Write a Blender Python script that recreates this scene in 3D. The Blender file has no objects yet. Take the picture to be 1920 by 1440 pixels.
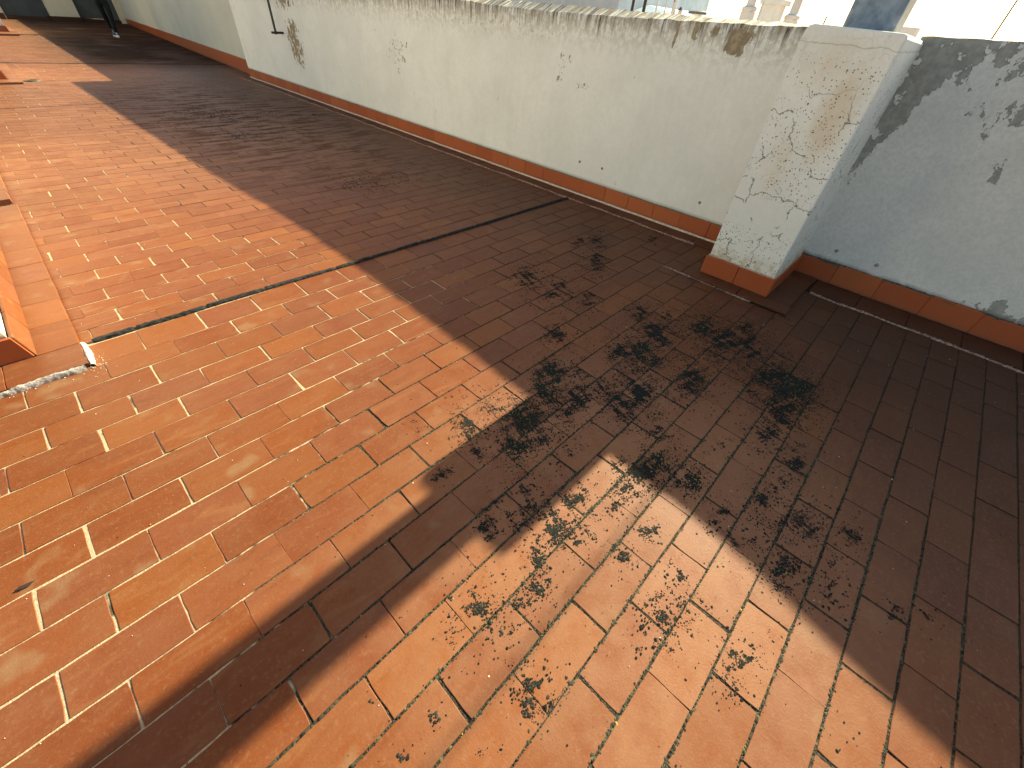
import bpy, bmesh, math, random
import numpy as np
from mathutils import Vector, Matrix
rnd = random.Random(7)
RS = np.random.RandomState(11)

# ---------------------------------------------------------------- camera, sky, sun, exposure
sc = bpy.context.scene
col = sc.collection
CAM_R = ((0.6936292740845852, -0.7168400902429027, 0.07084289063440719),
         (-0.44907284716360313, -0.5072255661974833, -0.7355649549400907),
         (0.5632157739918748, 0.47839576713866266, -0.6737399215650975))
FPX = 762.18
cd = bpy.data.cameras.new('camera')
cd.sensor_width = 36.0
cd.lens = FPX / 1920 * 36.0
cd.clip_start = 0.05
cd.clip_end = 6000
cam = bpy.data.objects.new('camera', cd)
col.objects.link(cam)
r0, r1, r2 = CAM_R
cam.matrix_world = Matrix(((r0[0], -r1[0], -r2[0], 0), (r0[1], -r1[1], -r2[1], 0), (r0[2], -r1[2], -r2[2], 1.5), (0, 0, 0, 1)))
sc.camera = cam
SUN_EL = math.radians(28.2)
world = bpy.data.worlds.new('World')
sc.world = world
world.use_nodes = True
wn = world.node_tree.nodes
sky = wn.new('ShaderNodeTexSky')
sky.sky_type = 'NISHITA'
sky.sun_disc = False
sky.sun_elevation = SUN_EL
sky.sun_rotation = math.radians(90)
sky.air_density = 1.0
sky.dust_density = 2.0
sky.ozone_density = 0.6
bg = wn['Background']
bg.inputs['Strength'].default_value = 0.074
world.node_tree.links.new(sky.outputs[0], bg.inputs[0])
sl = bpy.data.lights.new('sun', 'SUN')
sl.energy = 4.9
sl.angle = math.radians(0.6)
sl.color = (1.0, 0.985, 0.82)
sun = bpy.data.objects.new('sun', sl)
col.objects.link(sun)
sdir = Vector((-math.cos(SUN_EL), -0.009, -math.sin(SUN_EL)))
sun.rotation_euler = sdir.to_track_quat('-Z', 'Y').to_euler()
sc.view_settings.view_transform = 'Standard'
sc.view_settings.look = 'None'
sc.view_settings.gamma = 1.0
sc.view_settings.use_curve_mapping = False
sc.view_settings.exposure = 1.68
sc.view_settings.use_white_balance = True
sc.view_settings.white_balance_temperature = 7750
sc.view_settings.white_balance_tint = 4

# ---------------------------------------------------------------- helpers
def tag(o, label=None, cat=None, group=None, kind=None):
    if label: o['label'] = label
    if cat: o['category'] = cat
    if group: o['group'] = group
    if kind: o['kind'] = kind
    return o

def empty(name, loc=(0, 0, 0), rz=0):
    o = bpy.data.objects.new(name, None)
    o.empty_display_size = 0.1
    o.location = loc
    o.rotation_euler = (0, 0, rz)
    col.objects.link(o)
    return o

def mesh_obj(name, verts, faces, mat, parent=None, loc=(0, 0, 0), smooth=False, tone=None):
    me = bpy.data.meshes.new(name)
    me.from_pydata([tuple(v) for v in verts], [], faces)
    me.materials.append(mat)
    if smooth:
        me.polygons.foreach_set('use_smooth', [True] * len(me.polygons))
    if tone is not None:
        a = me.attributes.new('tone', 'FLOAT', 'POINT')
        a.data.foreach_set('value', [tone] * len(verts) if isinstance(tone, float) else list(tone))
    me.update()
    o = bpy.data.objects.new(name, me)
    o.location = loc
    col.objects.link(o)
    if parent: o.parent = parent
    return o

def bm_obj(name, bm, mat, parent=None, loc=(0, 0, 0), smooth=False):
    me = bpy.data.meshes.new(name)
    bmesh.ops.recalc_face_normals(bm, faces=bm.faces)
    bm.to_mesh(me)
    bm.free()
    me.materials.append(mat)
    if smooth:
        me.polygons.foreach_set('use_smooth', [True] * len(me.polygons))
    o = bpy.data.objects.new(name, me)
    o.location = loc
    col.objects.link(o)
    if parent: o.parent = parent
    return o

def add_box(bm, x0, x1, y0, y1, z0, z1, bevel=0.0, seg=2):
    r = bmesh.ops.create_cube(bm, size=1.0)
    vs = r['verts']
    for v in vs:
        v.co = Vector((x0 + (v.co.x + .5) * (x1 - x0), y0 + (v.co.y + .5) * (y1 - y0), z0 + (v.co.z + .5) * (z1 - z0)))
    if bevel:
        es = list({e for v in vs for e in v.link_edges})
        bmesh.ops.bevel(bm, geom=es, offset=bevel, segments=seg, affect='EDGES', profile=.5)

def box(name, x0, x1, y0, y1, z0, z1, mat, parent=None, bevel=0.0, seg=2):
    bm = bmesh.new()
    add_box(bm, x0, x1, y0, y1, z0, z1, bevel, seg)
    return bm_obj(name, bm, mat, parent)

def add_tube(bm, pts, rads, n=10, cap=True):
    rings = []
    pts = [Vector(p) for p in pts]
    if not isinstance(rads, (list, tuple)): rads = [rads] * len(pts)
    for i, p in enumerate(pts):
        d = (pts[min(i + 1, len(pts) - 1)] - pts[max(i - 1, 0)]).normalized()
        u = d.cross(Vector((0, 0, 1)))
        if u.length < 1e-3: u = Vector((1, 0, 0))
        u.normalize()
        w = d.cross(u)
        rings.append([bm.verts.new(p + (u * math.cos(2 * math.pi * k / n) + w * math.sin(2 * math.pi * k / n)) * rads[i]) for k in range(n)])
    for a, b in zip(rings[:-1], rings[1:]):
        for k in range(n):
            bm.faces.new((a[k], a[(k + 1) % n], b[(k + 1) % n], b[k]))
    if cap:
        bm.faces.new(rings[0]); bm.faces.new(rings[-1])

def loft(name, rings, mat, parent=None, closed=True, cap=True, smooth=False):
    """rings: list of lists of points, joined one after the other"""
    n = len(rings[0]); vs = [p for r in rings for p in r]; fs = []
    for i in range(len(rings) - 1):
        for k in range(n if closed else n - 1):
            a = i * n + k; b = i * n + (k + 1) % n
            fs.append((a, b, b + n, a + n))
    if cap and closed:
        fs.append(tuple(range(n - 1, -1, -1))); fs.append(tuple((len(rings) - 1) * n + k for k in range(n)))
    o = mesh_obj(name, vs, fs, mat, parent, smooth=smooth)
    bm = bmesh.new(); bm.from_mesh(o.data); bmesh.ops.recalc_face_normals(bm, faces=bm.faces); bm.to_mesh(o.data); bm.free()
    if smooth: o.data.polygons.foreach_set('use_smooth', [True] * len(o.data.polygons))
    return o

def interp(x, xs, ys): return float(np.interp(x, xs, ys))

# ---------------------------------------------------------------- material builder
class NT:
    def __init__(s, name):
        s.m = bpy.data.materials.new(name); s.m.use_nodes = True
        s.t = s.m.node_tree; s.n = s.t.nodes; s.b = s.n['Principled BSDF']
        s.geo = s.n.new('ShaderNodeNewGeometry')
        s.pos = s.geo.outputs['Position']
        s.sep = s.n.new('ShaderNodeSeparateXYZ'); s.link(s.pos, s.sep.inputs[0])
        s.x, s.y, s.z = s.sep.outputs
    def link(s, a, b): s.t.links.new(a, b)
    def setin(s, inp, v):
        if isinstance(v, bpy.types.NodeSocket): s.link(v, inp)
        else: inp.default_value = v
    def math(s, op, a, b=0.0, c=0.0, clamp=False):
        n = s.n.new('ShaderNodeMath'); n.operation = op; n.use_clamp = clamp
        s.setin(n.inputs[0], a); s.setin(n.inputs[1], b)
        if len(n.inputs) > 2: s.setin(n.inputs[2], c)
        return n.outputs[0]
    def add(s, a, b): return s.math('ADD', a, b)
    def sub(s, a, b): return s.math('SUBTRACT', a, b)
    def mul(s, a, b): return s.math('MULTIPLY', a, b)
    def mx(s, a, b): return s.math('MAXIMUM', a, b)
    def mn(s, a, b): return s.math('MINIMUM', a, b)
    def ramp(s, v, a, b, lo=0.0, hi=1.0):
        n = s.n.new('ShaderNodeMapRange'); n.interpolation_type = 'SMOOTHSTEP'
        s.setin(n.inputs[0], v); s.setin(n.inputs[1], a); s.setin(n.inputs[2], b)
        n.inputs[3].default_value = lo; n.inputs[4].default_value = hi
        return n.outputs[0]
    def mapv(s, scale=(1, 1, 1), offset=None, vec=None):
        n = s.n.new('ShaderNodeVectorMath'); n.operation = 'MULTIPLY'
        s.link(vec or s.pos, n.inputs[0]); n.inputs[1].default_value = scale
        if offset is None: return n.outputs[0]
        a = s.n.new('ShaderNodeVectorMath'); a.operation = 'ADD'
        s.link(n.outputs[0], a.inputs[0]); s.setin(a.inputs[1], offset)
        return a.outputs[0]
    def comb(s, x, y, z):
        n = s.n.new('ShaderNodeCombineXYZ')
        for i, v in enumerate((x, y, z)): s.setin(n.inputs[i], v)
        return n.outputs[0]
    def noise(s, vec=None, scale=5.0, detail=4.0, rough=.55, dist=0.0, out=0):
        n = s.n.new('ShaderNodeTexNoise')
        s.link(vec or s.pos, n.inputs['Vector']); n.inputs['Scale'].default_value = scale
        n.inputs['Detail'].default_value = detail; n.inputs['Roughness'].default_value = rough
        n.inputs['Distortion'].default_value = dist
        return n.outputs[out]
    def voro(s, vec=None, scale=5.0, feature='F1', rand=1.0):
        n = s.n.new('ShaderNodeTexVoronoi'); n.feature = feature
        s.link(vec or s.pos, n.inputs['Vector']); n.inputs['Scale'].default_value = scale
        n.inputs['Randomness'].default_value = rand
        return n.outputs['Distance']
    def attr(s, name):
        n = s.n.new('ShaderNodeAttribute'); n.attribute_name = name
        return n.outputs['Fac']
    def mix(s, f, a, b, mode='MIX'):
        n = s.n.new('ShaderNodeMix'); n.data_type = 'RGBA'; n.blend_type = mode
        s.setin(n.inputs[0], f)
        s.setin(n.inputs[6], a if isinstance(a, bpy.types.NodeSocket) else (*a, 1))
        s.setin(n.inputs[7], b if isinstance(b, bpy.types.NodeSocket) else (*b, 1))
        return n.outputs[2]
    def blob(s, cx, cy, rx, ry, a=None, b=None):
        """1 at the centre, 0 outside an ellipse"""
        dx = s.math('DIVIDE', s.sub(a or s.x, cx), rx); dy = s.math('DIVIDE', s.sub(b or s.y, cy), ry)
        d = s.add(s.mul(dx, dx), s.mul(dy, dy))
        return s.math('SUBTRACT', 1.0, d, clamp=True)
    def bump(s, h, strength=.3, dist=.01):
        n = s.n.new('ShaderNodeBump'); n.inputs['Strength'].default_value = strength; n.inputs['Distance'].default_value = dist
        s.link(h, n.inputs['Height']); s.link(n.outputs[0], s.b.inputs['Normal'])
    def done(s, color, rough=.7, spec=.5, metal=0.0):
        s.setin(s.b.inputs['Base Color'], color if isinstance(color, bpy.types.NodeSocket) else (*color, 1))
        s.setin(s.b.inputs['Roughness'], rough); s.setin(s.b.inputs['Specular IOR Level'], spec)
        s.setin(s.b.inputs['Metallic'], metal)
        return s.m

def mat_tile(name='terracotta_floor_tile', border=False):
    m = NT(name)
    t = m.attr('tone')
    off = m.comb(m.mul(t, 37.0), m.mul(t, 91.0), m.mul(t, 13.0))
    if border: stre = m.mapv((3, 3, 3), off)
    else: stre = m.mapv((1.7, 7.5, 1), off)
    n1 = m.noise(stre, 1.6, 4, .6, 1.4)
    n2 = m.noise(m.mapv((1, 1, 1), off), 9.0, 5, .62)
    big = m.noise(m.pos, .9, 3)
    fine = m.noise(m.pos, 120, 3, .7)
    orange = (.196, .058, .016); brown = (.156, .040, .012); pale = (.240, .107, .042); pink = (.170, .051, .024)
    c = m.mix(m.ramp(t, .1, .9), brown, orange)
    c = m.mix(m.ramp(m.math('FRACT', m.mul(t, 7.3)), .55, .95, 0, .6), c, pink)
    c = m.mix(m.ramp(n1, .50, .74, 0, .42), c, pale)
    c = m.mix(m.ramp(n1, .46, .28, 0, .30), c, (.080, .025, .012))
    # washed-out zone where water stands: paler, pinker tiles, with sun sheen painted into their colour
    z1 = m.mx(m.blob(1.0, .15, 1.35, 1.25), m.ramp(m.y, 2.4, 7, 0, .8))  # the y term paints the pale sheen of the farther tiles
    c = m.mix(m.mul(m.ramp(z1, 0.0, .9), m.ramp(n2, .2, .7, .20, .65)), c, (.285, .132, .074) if not border else (.11, .046, .028))
    c = m.mix(m.ramp(m.math('FRACT', m.mul(t, 23.7)), .0, 1.0, 0, .34), c, (.115, .032, .014))
    # lime bloom patches in tile centres
    bl = m.ramp(m.noise(m.mapv((1, 1, 1), off), 5.5, 2), .62, .75, 0, .45)
    c = m.mix(m.mul(bl, m.ramp(m.x, 1.5, -.2, .35, 1)), c, (.23, .15, .085))
    # shade of the far end, beside its sunlit strip, painted into the tile colour
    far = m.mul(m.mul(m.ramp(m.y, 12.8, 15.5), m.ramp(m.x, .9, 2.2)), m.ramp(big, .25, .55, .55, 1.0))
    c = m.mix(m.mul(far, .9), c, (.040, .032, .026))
    foot = m.ramp(m.add(m.x, m.mul(m.noise(m.pos, 3.0, 3), .5)), 2.7, 3.9, 0, .55)  # tiles turn darker brown towards the wall
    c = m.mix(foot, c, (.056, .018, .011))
    right_dark = m.mul(m.blob(3.3, -1.3, 2.7, 2.1), m.ramp(m.noise(m.pos, 2.2, 4), .25, .7, .6, 1.0))  # broad darker brown area on the near right
    c = m.mix(m.mul(m.ramp(right_dark, .05, .75), .62), c, (.040, .013, .008))
    # black algae film in the streaky area half-way along the wall
    al = m.mul(m.blob(2.4, 8.0, 1.9, 4.2), m.ramp(m.noise(m.mapv((1.3, 5.5, 1)), 1.6, 5, .65), .46, .60))
    c = m.mix(m.mul(al, .68), c, (.026, .020, .015))
    # fine pits and grains
    c = m.mix(m.ramp(m.noise(m.pos, 260, 2), .62, .72, 0, .5), c, (.07, .025, .014))
    c = m.mix(m.ramp(m.noise(m.mapv((1, 1, 1), off), 70, 4, .7), .52, .72, 0, .35), c, (.24, .125, .07))
    c = m.mix(m.ramp(n2, .3, .7, 0, .25), c, m.mix(.5, c, (.20, .115, .065)))
    m.bump(m.add(m.mul(n2, .6), m.mul(fine, .5)), .4, .004)
    dull = m.mx(far, m.mul(al, .8))
    return m.done(c, m.add(m.ramp(n2, .3, .7, .44, .56), m.mul(dull, .35)), m.mul(.17, m.math('SUBTRACT', 1.0, dull, clamp=True)))

def mat_mortar():
    m = NT('tile_joint_mortar')
    n = m.noise(m.pos, 14, 5, .6); f = m.noise(m.pos, 150, 4, .7)
    cream = m.mix(m.ramp(f, .35, .65), (.34, .25, .155), (.46, .36, .24))
    dark = m.mix(m.ramp(f, .4, .62), (.012, .011, .009), (.07, .058, .036))
    wet = m.mx(m.mx(m.blob(1.7, .2, 2.3, 1.8), m.blob(2.5, 7, 2.2, 5.5)), m.ramp(m.x, 1.6, 2.6))
    k = m.ramp(m.add(m.mul(wet, .9), m.sub(n, .5)), .05, .26)
    k = m.mx(k, m.ramp(m.noise(m.pos, 3.1, 4), .60, .66, 0, .9))
    m.bump(m.add(f, n), .6, .006)
    return m.done(m.mix(k, cream, dark), .92, .2)

def mat_plaster(name, base, kind):
    """painted render; kind adds the stains and peeling of that wall"""
    m = NT(name)
    y, z = m.y, m.z
    f = m.noise(m.pos, 90, 5, .65); g = m.noise(m.pos, 22, 5, .6); l = m.noise(m.pos, 1.3, 4, .5)
    warp = m.noise(m.pos, 7, 5, .65)
    c = m.mix(m.ramp(l, .3, .7), tuple(v * .90 for v in base), base)
    c = m.mix(m.ramp(g, .35, .65, 0, .22), c, tuple(v * .78 for v in base))
    h = m.add(m.add(m.mul(f, .35), m.mul(g, .5)), m.mul(warp, .9))
    c = m.mix(m.ramp(f, .38, .62, 0, .14), c, tuple(v * .62 for v in base))
    if kind in ('left', 'far', 'block'):
        run = m.noise(m.comb(0.0, m.mul(y, 9.0), m.mul(z, .55)), 2.0, 5, .6)
        c = m.mix(m.ramp(run, .5, .75, 0, .16), c, tuple(v * .7 for v in base))
        blot = m.noise(m.pos, 3.4, 5, .62)
        c = m.mix(m.ramp(blot, .48, .66, 0, .28), c, tuple(v * q for v, q in zip(base, (.80, .79, .76))))
    if kind == 'left':
        top = m.ramp(m.add(z, m.mul(m.sub(m.noise(m.comb(0.0, m.mul(y, 26.0), m.mul(z, 1.5)), 1.0, 5, .7), .5), .55)), 1.40, 1.60)
        c = m.mix(m.mul(top, m.ramp(m.noise(m.comb(0.0, m.mul(y, 34.0), m.mul(z, 3.0)), 1.0, 6, .75), .40, .56, .1, 1.0)), c, (.060, .045, .030))
        c = m.mix(m.mul(m.ramp(z, 1.2, 1.6), m.ramp(g, .4, .6, 0, .6)), c, (.36, .27, .17))
        # peeled patches and flakes
        pe = m.mx(m.blob(1.60, 1.46, .16, .13, y, z), m.mul(m.blob(1.13, 1.40, .035, .16, y, z), 1.3))
        pe = m.mx(pe, m.mx(m.blob(1.80, 1.50, .05, .06, y, z), m.mx(m.blob(1.95, 1.50, .05, .09, y, z), m.blob(2.12, 1.47, .025, .14, y, z))))
        pe = m.mx(pe, m.mul(m.mx(m.blob(3.27, 1.13, .13, .20, y, z), m.blob(6.2, .96, .3, .25, y, z)), .32))
        pe = m.mx(pe, m.mul(m.blob(9.4, .80, .34, .45, y, z), .95))
        pe = m.mx(pe, m.mul(m.blob(9.5, 1.42, .6, .2, y, z), .8))
        pe = m.mx(pe, m.mul(m.blob(3.0, 1.0, .12, .06, y, z), .28))
        chips = m.mx(m.mx(m.blob(3.27, 1.10, .10, .20, y, z), m.blob(3.02, 1.0, .12, .06, y, z)), m.mx(m.blob(6.25, .98, .30, .28, y, z), m.mul(m.blob(1.35, 1.0, .16, .5, y, z), .25)))
        chips = m.mx(chips, m.mul(m.blob(4.5, 1.42, 2.6, .20, y, z), .8))
        chn = m.noise(m.mapv((1, 1.3, .6)), 42, 5, .62)
        chk = m.ramp(m.add(m.mul(chips, .17), chn), .735, .75)
        fl = m.noise(m.mapv((1, 1, .7)), 16, 6, .7)
        k = m.ramp(m.add(m.mul(pe, .9), m.mul(m.sub(fl, .5), 3.4)), .52, .56)
        k = m.math('MULTIPLY', k, m.ramp(pe, 0.0, .05))
        sp = m.ramp(m.noise(m.mapv((1, 1.1, .55)), 9.5, 5, .65), .70, .715)
        k = m.mx(m.mx(k, m.mul(chk, m.ramp(chips, 0, .1))), m.mul(sp, m.ramp(z, .5, 1.3, .3, 1)))
        c = m.mix(k, c, m.mix(m.ramp(g, .4, .6), (.40, .31, .20), (.27, .21, .14)))
        h = m.sub(h, m.mul(k, 1.6))
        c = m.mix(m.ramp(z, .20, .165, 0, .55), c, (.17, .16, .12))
    if kind == 'right':
        c = m.mix(m.ramp(m.noise(m.pos, 46, 5, .7), .42, .60, 0, .22), c, (.36, .35, .33))
        c = m.mix(m.ramp(m.noise(m.pos, 2.3, 5, .6), .40, .62, 0, .30), c, (.50, .49, .47))
        d1 = m.ramp(z, 1.16, 1.54, 0, .40)                                    # along the top
        ed = m.sub(.46, y)                                                    # distance from the pillar
        d2 = m.mul(m.ramp(m.sub(ed, m.mul(m.sub(z, .72), .34)), .12, -.06), m.ramp(z, .60, .80, 0, .44))
        d3 = m.mul(m.blob(-1.0, .18, .5, .14, y, z), .45)
        d4 = m.mul(m.blob(-.12, 1.28, .26, .18, y, z), .36)
        d5 = m.mul(m.blob(-.25, 1.05, .35, .22, y, z), .12)
        base_d = m.mx(m.mx(d1, d2), m.mx(m.mx(d3, d4), d5))
        fl = m.noise(m.mapv((1, 1, .8)), 8, 7, .68)
        k = m.ramp(m.add(base_d, m.mul(m.sub(fl, .5), 1.6)), .335, .355)
        k = m.mul(k, m.ramp(base_d, .02, .06))
        c = m.mix(k, c, m.mix(m.ramp(g, .35, .65), (.38, .36, .33), (.28, .27, .25)))
        h = m.sub(h, m.mul(k, 2.2))
        fk = m.ramp(m.noise(m.mapv((1, 1, .8)), 24, 5, .6), .715, .73, 0, .8)
        c = m.mix(fk, c, (.22, .21, .19))
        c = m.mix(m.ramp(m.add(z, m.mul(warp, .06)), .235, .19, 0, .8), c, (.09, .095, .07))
    if kind == 'pillar':
        # rusty damp stains, pits and map cracking
        st = m.mx(m.blob(.60, 1.18, .14, .38, y, z), m.mx(m.mul(m.blob(.72, 1.40, .28, .2, y, z), .7), m.mul(m.blob(.78, .86, .14, .3, y, z), .6)))
        c = m.mix(m.mul(m.ramp(m.mul(st, m.add(m.mul(warp, 1.6), -.1)), .1, .85), .62), c, (.66, .49, .31))
        c = m.mix(m.mul(m.ramp(z, .32, .17), m.ramp(g, .4, .6, .2, .8)), c, (.50, .41, .24))
        nz = m.noise(m.pos, 4.2, 3, .5)
        zone = m.mx(m.mul(m.ramp(nz, .36, .48), m.ramp(z, 1.50, 1.35)), 0.0)
        zone = m.mul(zone, m.mx(m.ramp(z, .62, .70), m.ramp(z, .47, .42)))
        pits = m.ramp(m.voro(m.pos, 62, 'F1'), .26, .20)
        pits = m.mul(pits, m.ramp(m.noise(m.pos, 48, 3), .44, .52))
        big_p = m.mul(m.ramp(m.voro(m.mapv((1, 1, .8)), 27, 'F1'), .16, .11), m.ramp(m.noise(m.pos, 19, 3), .50, .56))
        k = m.mul(m.mx(pits, big_p), zone)
        wv = m.n.new('ShaderNodeVectorMath'); wv.operation = 'MULTIPLY_ADD'
        m.link(m.noise(m.pos, 9, 5, .6, out=1), wv.inputs[0]); wv.inputs[1].default_value = (.13, .13, .13); m.link(m.pos, wv.inputs[2])
        cr = m.ramp(m.voro(wv.outputs[0], 4.6, 'DISTANCE_TO_EDGE'), .016, .004)
        cr = m.mul(cr, m.ramp(m.noise(m.pos, 5.5, 2), .48, .54))
        cr = m.mul(cr, m.ramp(z, 1.35, 1.2, .15, 1))
        k = m.mx(k, m.mul(cr, .85))
        ln = m.ramp(m.math('ABSOLUTE', m.sub(z, m.add(1.492, m.mul(m.sub(warp, .5), .06)))), .004, .0015, 0, .28)
        k = m.mx(k, ln)
        c = m.mix(k, c, (.09, .075, .05))
        h = m.sub(h, m.mul(k, 1.5))
    if kind == 'block':
        c = m.mix(m.mul(m.ramp(z, .25, .14), m.ramp(g, .45, .55)), c, (.30, .27, .22))
    m.bump(h, .45 if kind != 'right' else .75, .006)
    return m.done(c, .88, .25)

def mat_simple(name, c1, c2, scale=20, rough=.7, spec=.4, bump=.3, metal=0.0, dist=.004, aniso=None):
    m = NT(name)
    v = m.mapv(aniso) if aniso else None
    n = m.noise(v, scale, 5, .6)
    m.bump(n, bump, dist)
    return m.done(m.mix(m.ramp(n, .35, .65), c1, c2), rough, spec, metal)

def mat_lichen():
    m = NT('lichen_and_moss')
    t = m.attr('tone')
    c = m.mix(m.ramp(t, .0, .45), (.012, .014, .013), (.050, .046, .034))
    c = m.mix(m.ramp(t, .45, .8), c, (.115, .105, .058))
    c = m.mix(m.ramp(t, .90, .97), c, (.30, .24, .06))
    return m.done(c, .95, .1)

def mat_skirting():
    m = NT('glazed_terracotta_skirting')
    t = m.attr('tone')
    n = m.noise(m.pos, 8, 4, .6); f = m.noise(m.pos, 90, 3)
    c = m.mix(m.ramp(t, .0, 1.0), (.34, .070, .020), (.40, .092, .026))
    c = m.mix(m.ramp(n, .5, .75, 0, .3), c, (.30, .085, .04))
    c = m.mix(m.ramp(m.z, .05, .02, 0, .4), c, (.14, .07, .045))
    m.bump(m.add(n, m.mul(f, .2)), .15, .004)
    return m.done(c, .42, .5)

M = {}
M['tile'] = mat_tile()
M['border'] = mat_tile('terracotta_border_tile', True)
M['mortar'] = mat_mortar()
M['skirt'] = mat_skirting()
M['wall_left'] = mat_plaster('plaster_parapet_cream', (.88, .85, .79), 'left')
M['wall_right'] = mat_plaster('plaster_parapet_grey', (.80, .765, .72), 'right')
M['pillar'] = mat_plaster('plaster_pier_cream', (.88, .855, .79), 'pillar')
M['wall_far'] = mat_plaster('plaster_far_parapet', (.62, .60, .52), 'far')
M['block'] = mat_plaster('plaster_white_block', (.76, .73, .66), 'block')
M['lichen'] = mat_lichen()
M['bead'] = mat_simple('cream_sealing_mortar', (.70, .55, .42), (.50, .36, .27), 60, .9, .2, .5)
M['seam'] = mat_simple('pinkish_crumbled_mortar', (.42, .27, .21), (.16, .09, .07), 55, .95, .15, .8, dist=.01)
M['greycem'] = mat_simple('rough_grey_cement', (.46, .41, .38), (.24, .20, .18), 30, .95, .2, .9, dist=.012)
M['whitecem'] = mat_simple('white_plaster_drips', (.72, .66, .56), (.55, .47, .36), 40, .9, .2, .5)
M['bitumen'] = mat_simple('bitumen_joint_sealer', (.010, .009, .009), (.045, .040, .038), 34, .8, .15, .8, dist=.01, aniso=(1, 3, 1))
M['blackmetal'] = mat_simple('black_painted_steel', (.012, .011, .011), (.02, .018, .017), 30, .45, .5, .1)
M['duct'] = mat_simple('galvanised_flue_sheet', (.12, .155, .205), (.21, .255, .32), 16, .55, .5, .25, .25)
M['darkdoor'] = mat_simple('dark_grey_door_sheet', (.055, .062, .060), (.075, .082, .080), 3, .6, .4, .05)
M['grate'] = mat_simple('drain_grate_iron', (.05, .045, .03), (.12, .10, .06), 40, .7, .4, .3)
M['bolt'] = mat_simple('grey_screw_cap', (.20, .19, .18), (.32, .31, .29), 80, .6, .4, .3)
M['citywhite'] = mat_simple('pale_city_render', (.60, .62, .63), (.70, .71, .71), 1.2, .85, .3, .1)
M['citytan'] = mat_simple('pale_chimney_pot', (.62, .60, .57), (.70, .68, .66), 3, .85, .3, .1)
M['cityroof'] = mat_simple('blue_grey_metal_roof', (.20, .29, .38), (.30, .39, .48), 2.5, .6, .4, .2, aniso=(1, 6, 1))
M['citydark'] = mat_simple('dark_grey_metal', (.06, .07, .085), (.10, .11, .13), 4, .7, .4, .1)
M['ground'] = mat_simple('street_level_ground', (.16, .155, .15), (.22, .21, .20), .05, .95, .2, 0)
M['slab'] = mat_simple('roof_slab_concrete', (.35, .22, .15), (.40, .26, .18), 2, .9, .2, .1)

# ---------------------------------------------------------------- ground far below, roof slab, floor bed
mesh_obj('ground', [(-1500, -1500, -16), (3000, -1500, -16), (3000, 3000, -16), (-1500, 3000, -16)], [(0, 1, 2, 3)], M['ground'])['kind'] = 'structure'
o = box('roof_slab', -7.0, 4.42, -7.0, 34.0, -16.0, -0.022, M['slab']); o['kind'] = 'structure'
floor = mesh_obj('floor', [(-6.9, -6.9, -.0027), (4.16, -6.9, -.0027), (4.16, 12.1, -.0027), (4.32, 12.1, -.0027), (5.15, 27.2, -.0027), (-6.9, 27.2, -.0027)], [(0, 1, 2, 3, 4, 5)], M['mortar'])
floor['kind'] = 'structure'

# rows of tiles run across the terrace (along x); row edges as they lie on the roof
ROWS = [(-.752, .025), (-.60, .18), (-.45, .005), (-.30, .15), (-.15, .0), (0., .145), (.148, .0), (.305, .14), (.458, -.015), (.612, .134), (.77, -.03),
        (.925, .12), (1.087, -.015), (1.247, .13), (1.415, -.026), (1.58, .13), (1.745, -.03), (1.92, .12), (2.085, -.04), (2.25, .10), (2.435, -.07), (2.60, .07), (2.816, -.05)]
# (far edge of the row, phase of its short joints)
rows = []
e = -.752 - .151
lows = []
k = 0
while e > -4.2:
    lows.append((e, .18 if k % 2 == 0 else .01)); e -= .151; k += 1
lows.reverse()
allr = lows + ROWS
prev = allr[0][0] - .151
for v, ph in allr:
    rows.append([prev, v, ph, .305]); prev = v
prev = 2.835
pitch = .157; k = 0
while prev < 26.8:
    v = prev + pitch
    rows.append([prev, v, (.093 if k % 2 == 0 else -.065) + rnd.uniform(-.012, .012), .318])
    prev = v; k += 1
    pitch = interp(v, [3, 7, 14, 27], [.1555, .163, .17, .18])

def skew(v): return interp(v, [4.6, 6.5, 9.4, 14.5, 27], [0, -.075, -.09, -.105, -.11])
def row_y(v, x): return v + skew(v) * x

def right_edge(y):
    if y < .24: return 3.845
    if y < 1.0: return 3.27
    if y < 11.9: return 3.955
    return interp(y, [11.9, 27], [4.28, 5.12])

to_cam = Matrix(CAM_R)
def proj(p):
    c = to_cam @ (Vector(p) - Vector((0, 0, 1.5)))
    if c.z < .05: return None
    return (c.x / c.z * FPX + 960, c.y / c.z * FPX + 720)

cands = []
for v0, v1, ph, L in rows:
    g = .0035
    xs = -3.2 if v0 < 3 else (-1.8 if v0 < 12 else -1.0)
    n0 = math.floor((xs - ph) / L)
    x = ph + n0 * L
    jj = 0
    xprev = x
    while xprev < 5.2:
        xn = xprev + L + 0.0
        xr_j = xn + rnd.uniform(-.006, .006)
        gl = rnd.choice((.0018, .0024, .003, .0038)); 
        a, b = xprev + gl, xr_j - gl
        re = right_edge((v0 + v1) / 2 + skew(v0) * a)
        b2 = min(b, re)
        if b2 - a > .02:
            j = lambda s=.0012: rnd.uniform(-s, s)
            gy = rnd.choice((.0024, .0032, .004))
            pts = [(a + j(), row_y(v0, a) + gy + j()), (b2 + j(), row_y(v0, b2) + gy + j()), (b2 + j(), row_y(v1, b2) - gy + j()), (a + j(), row_y(v1, a) - gy + j())]
            cands.append((pts, v0))
        xprev = xr_j - (xr_j - xn) * .6
        xprev = xn
        if b2 < b: break

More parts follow.
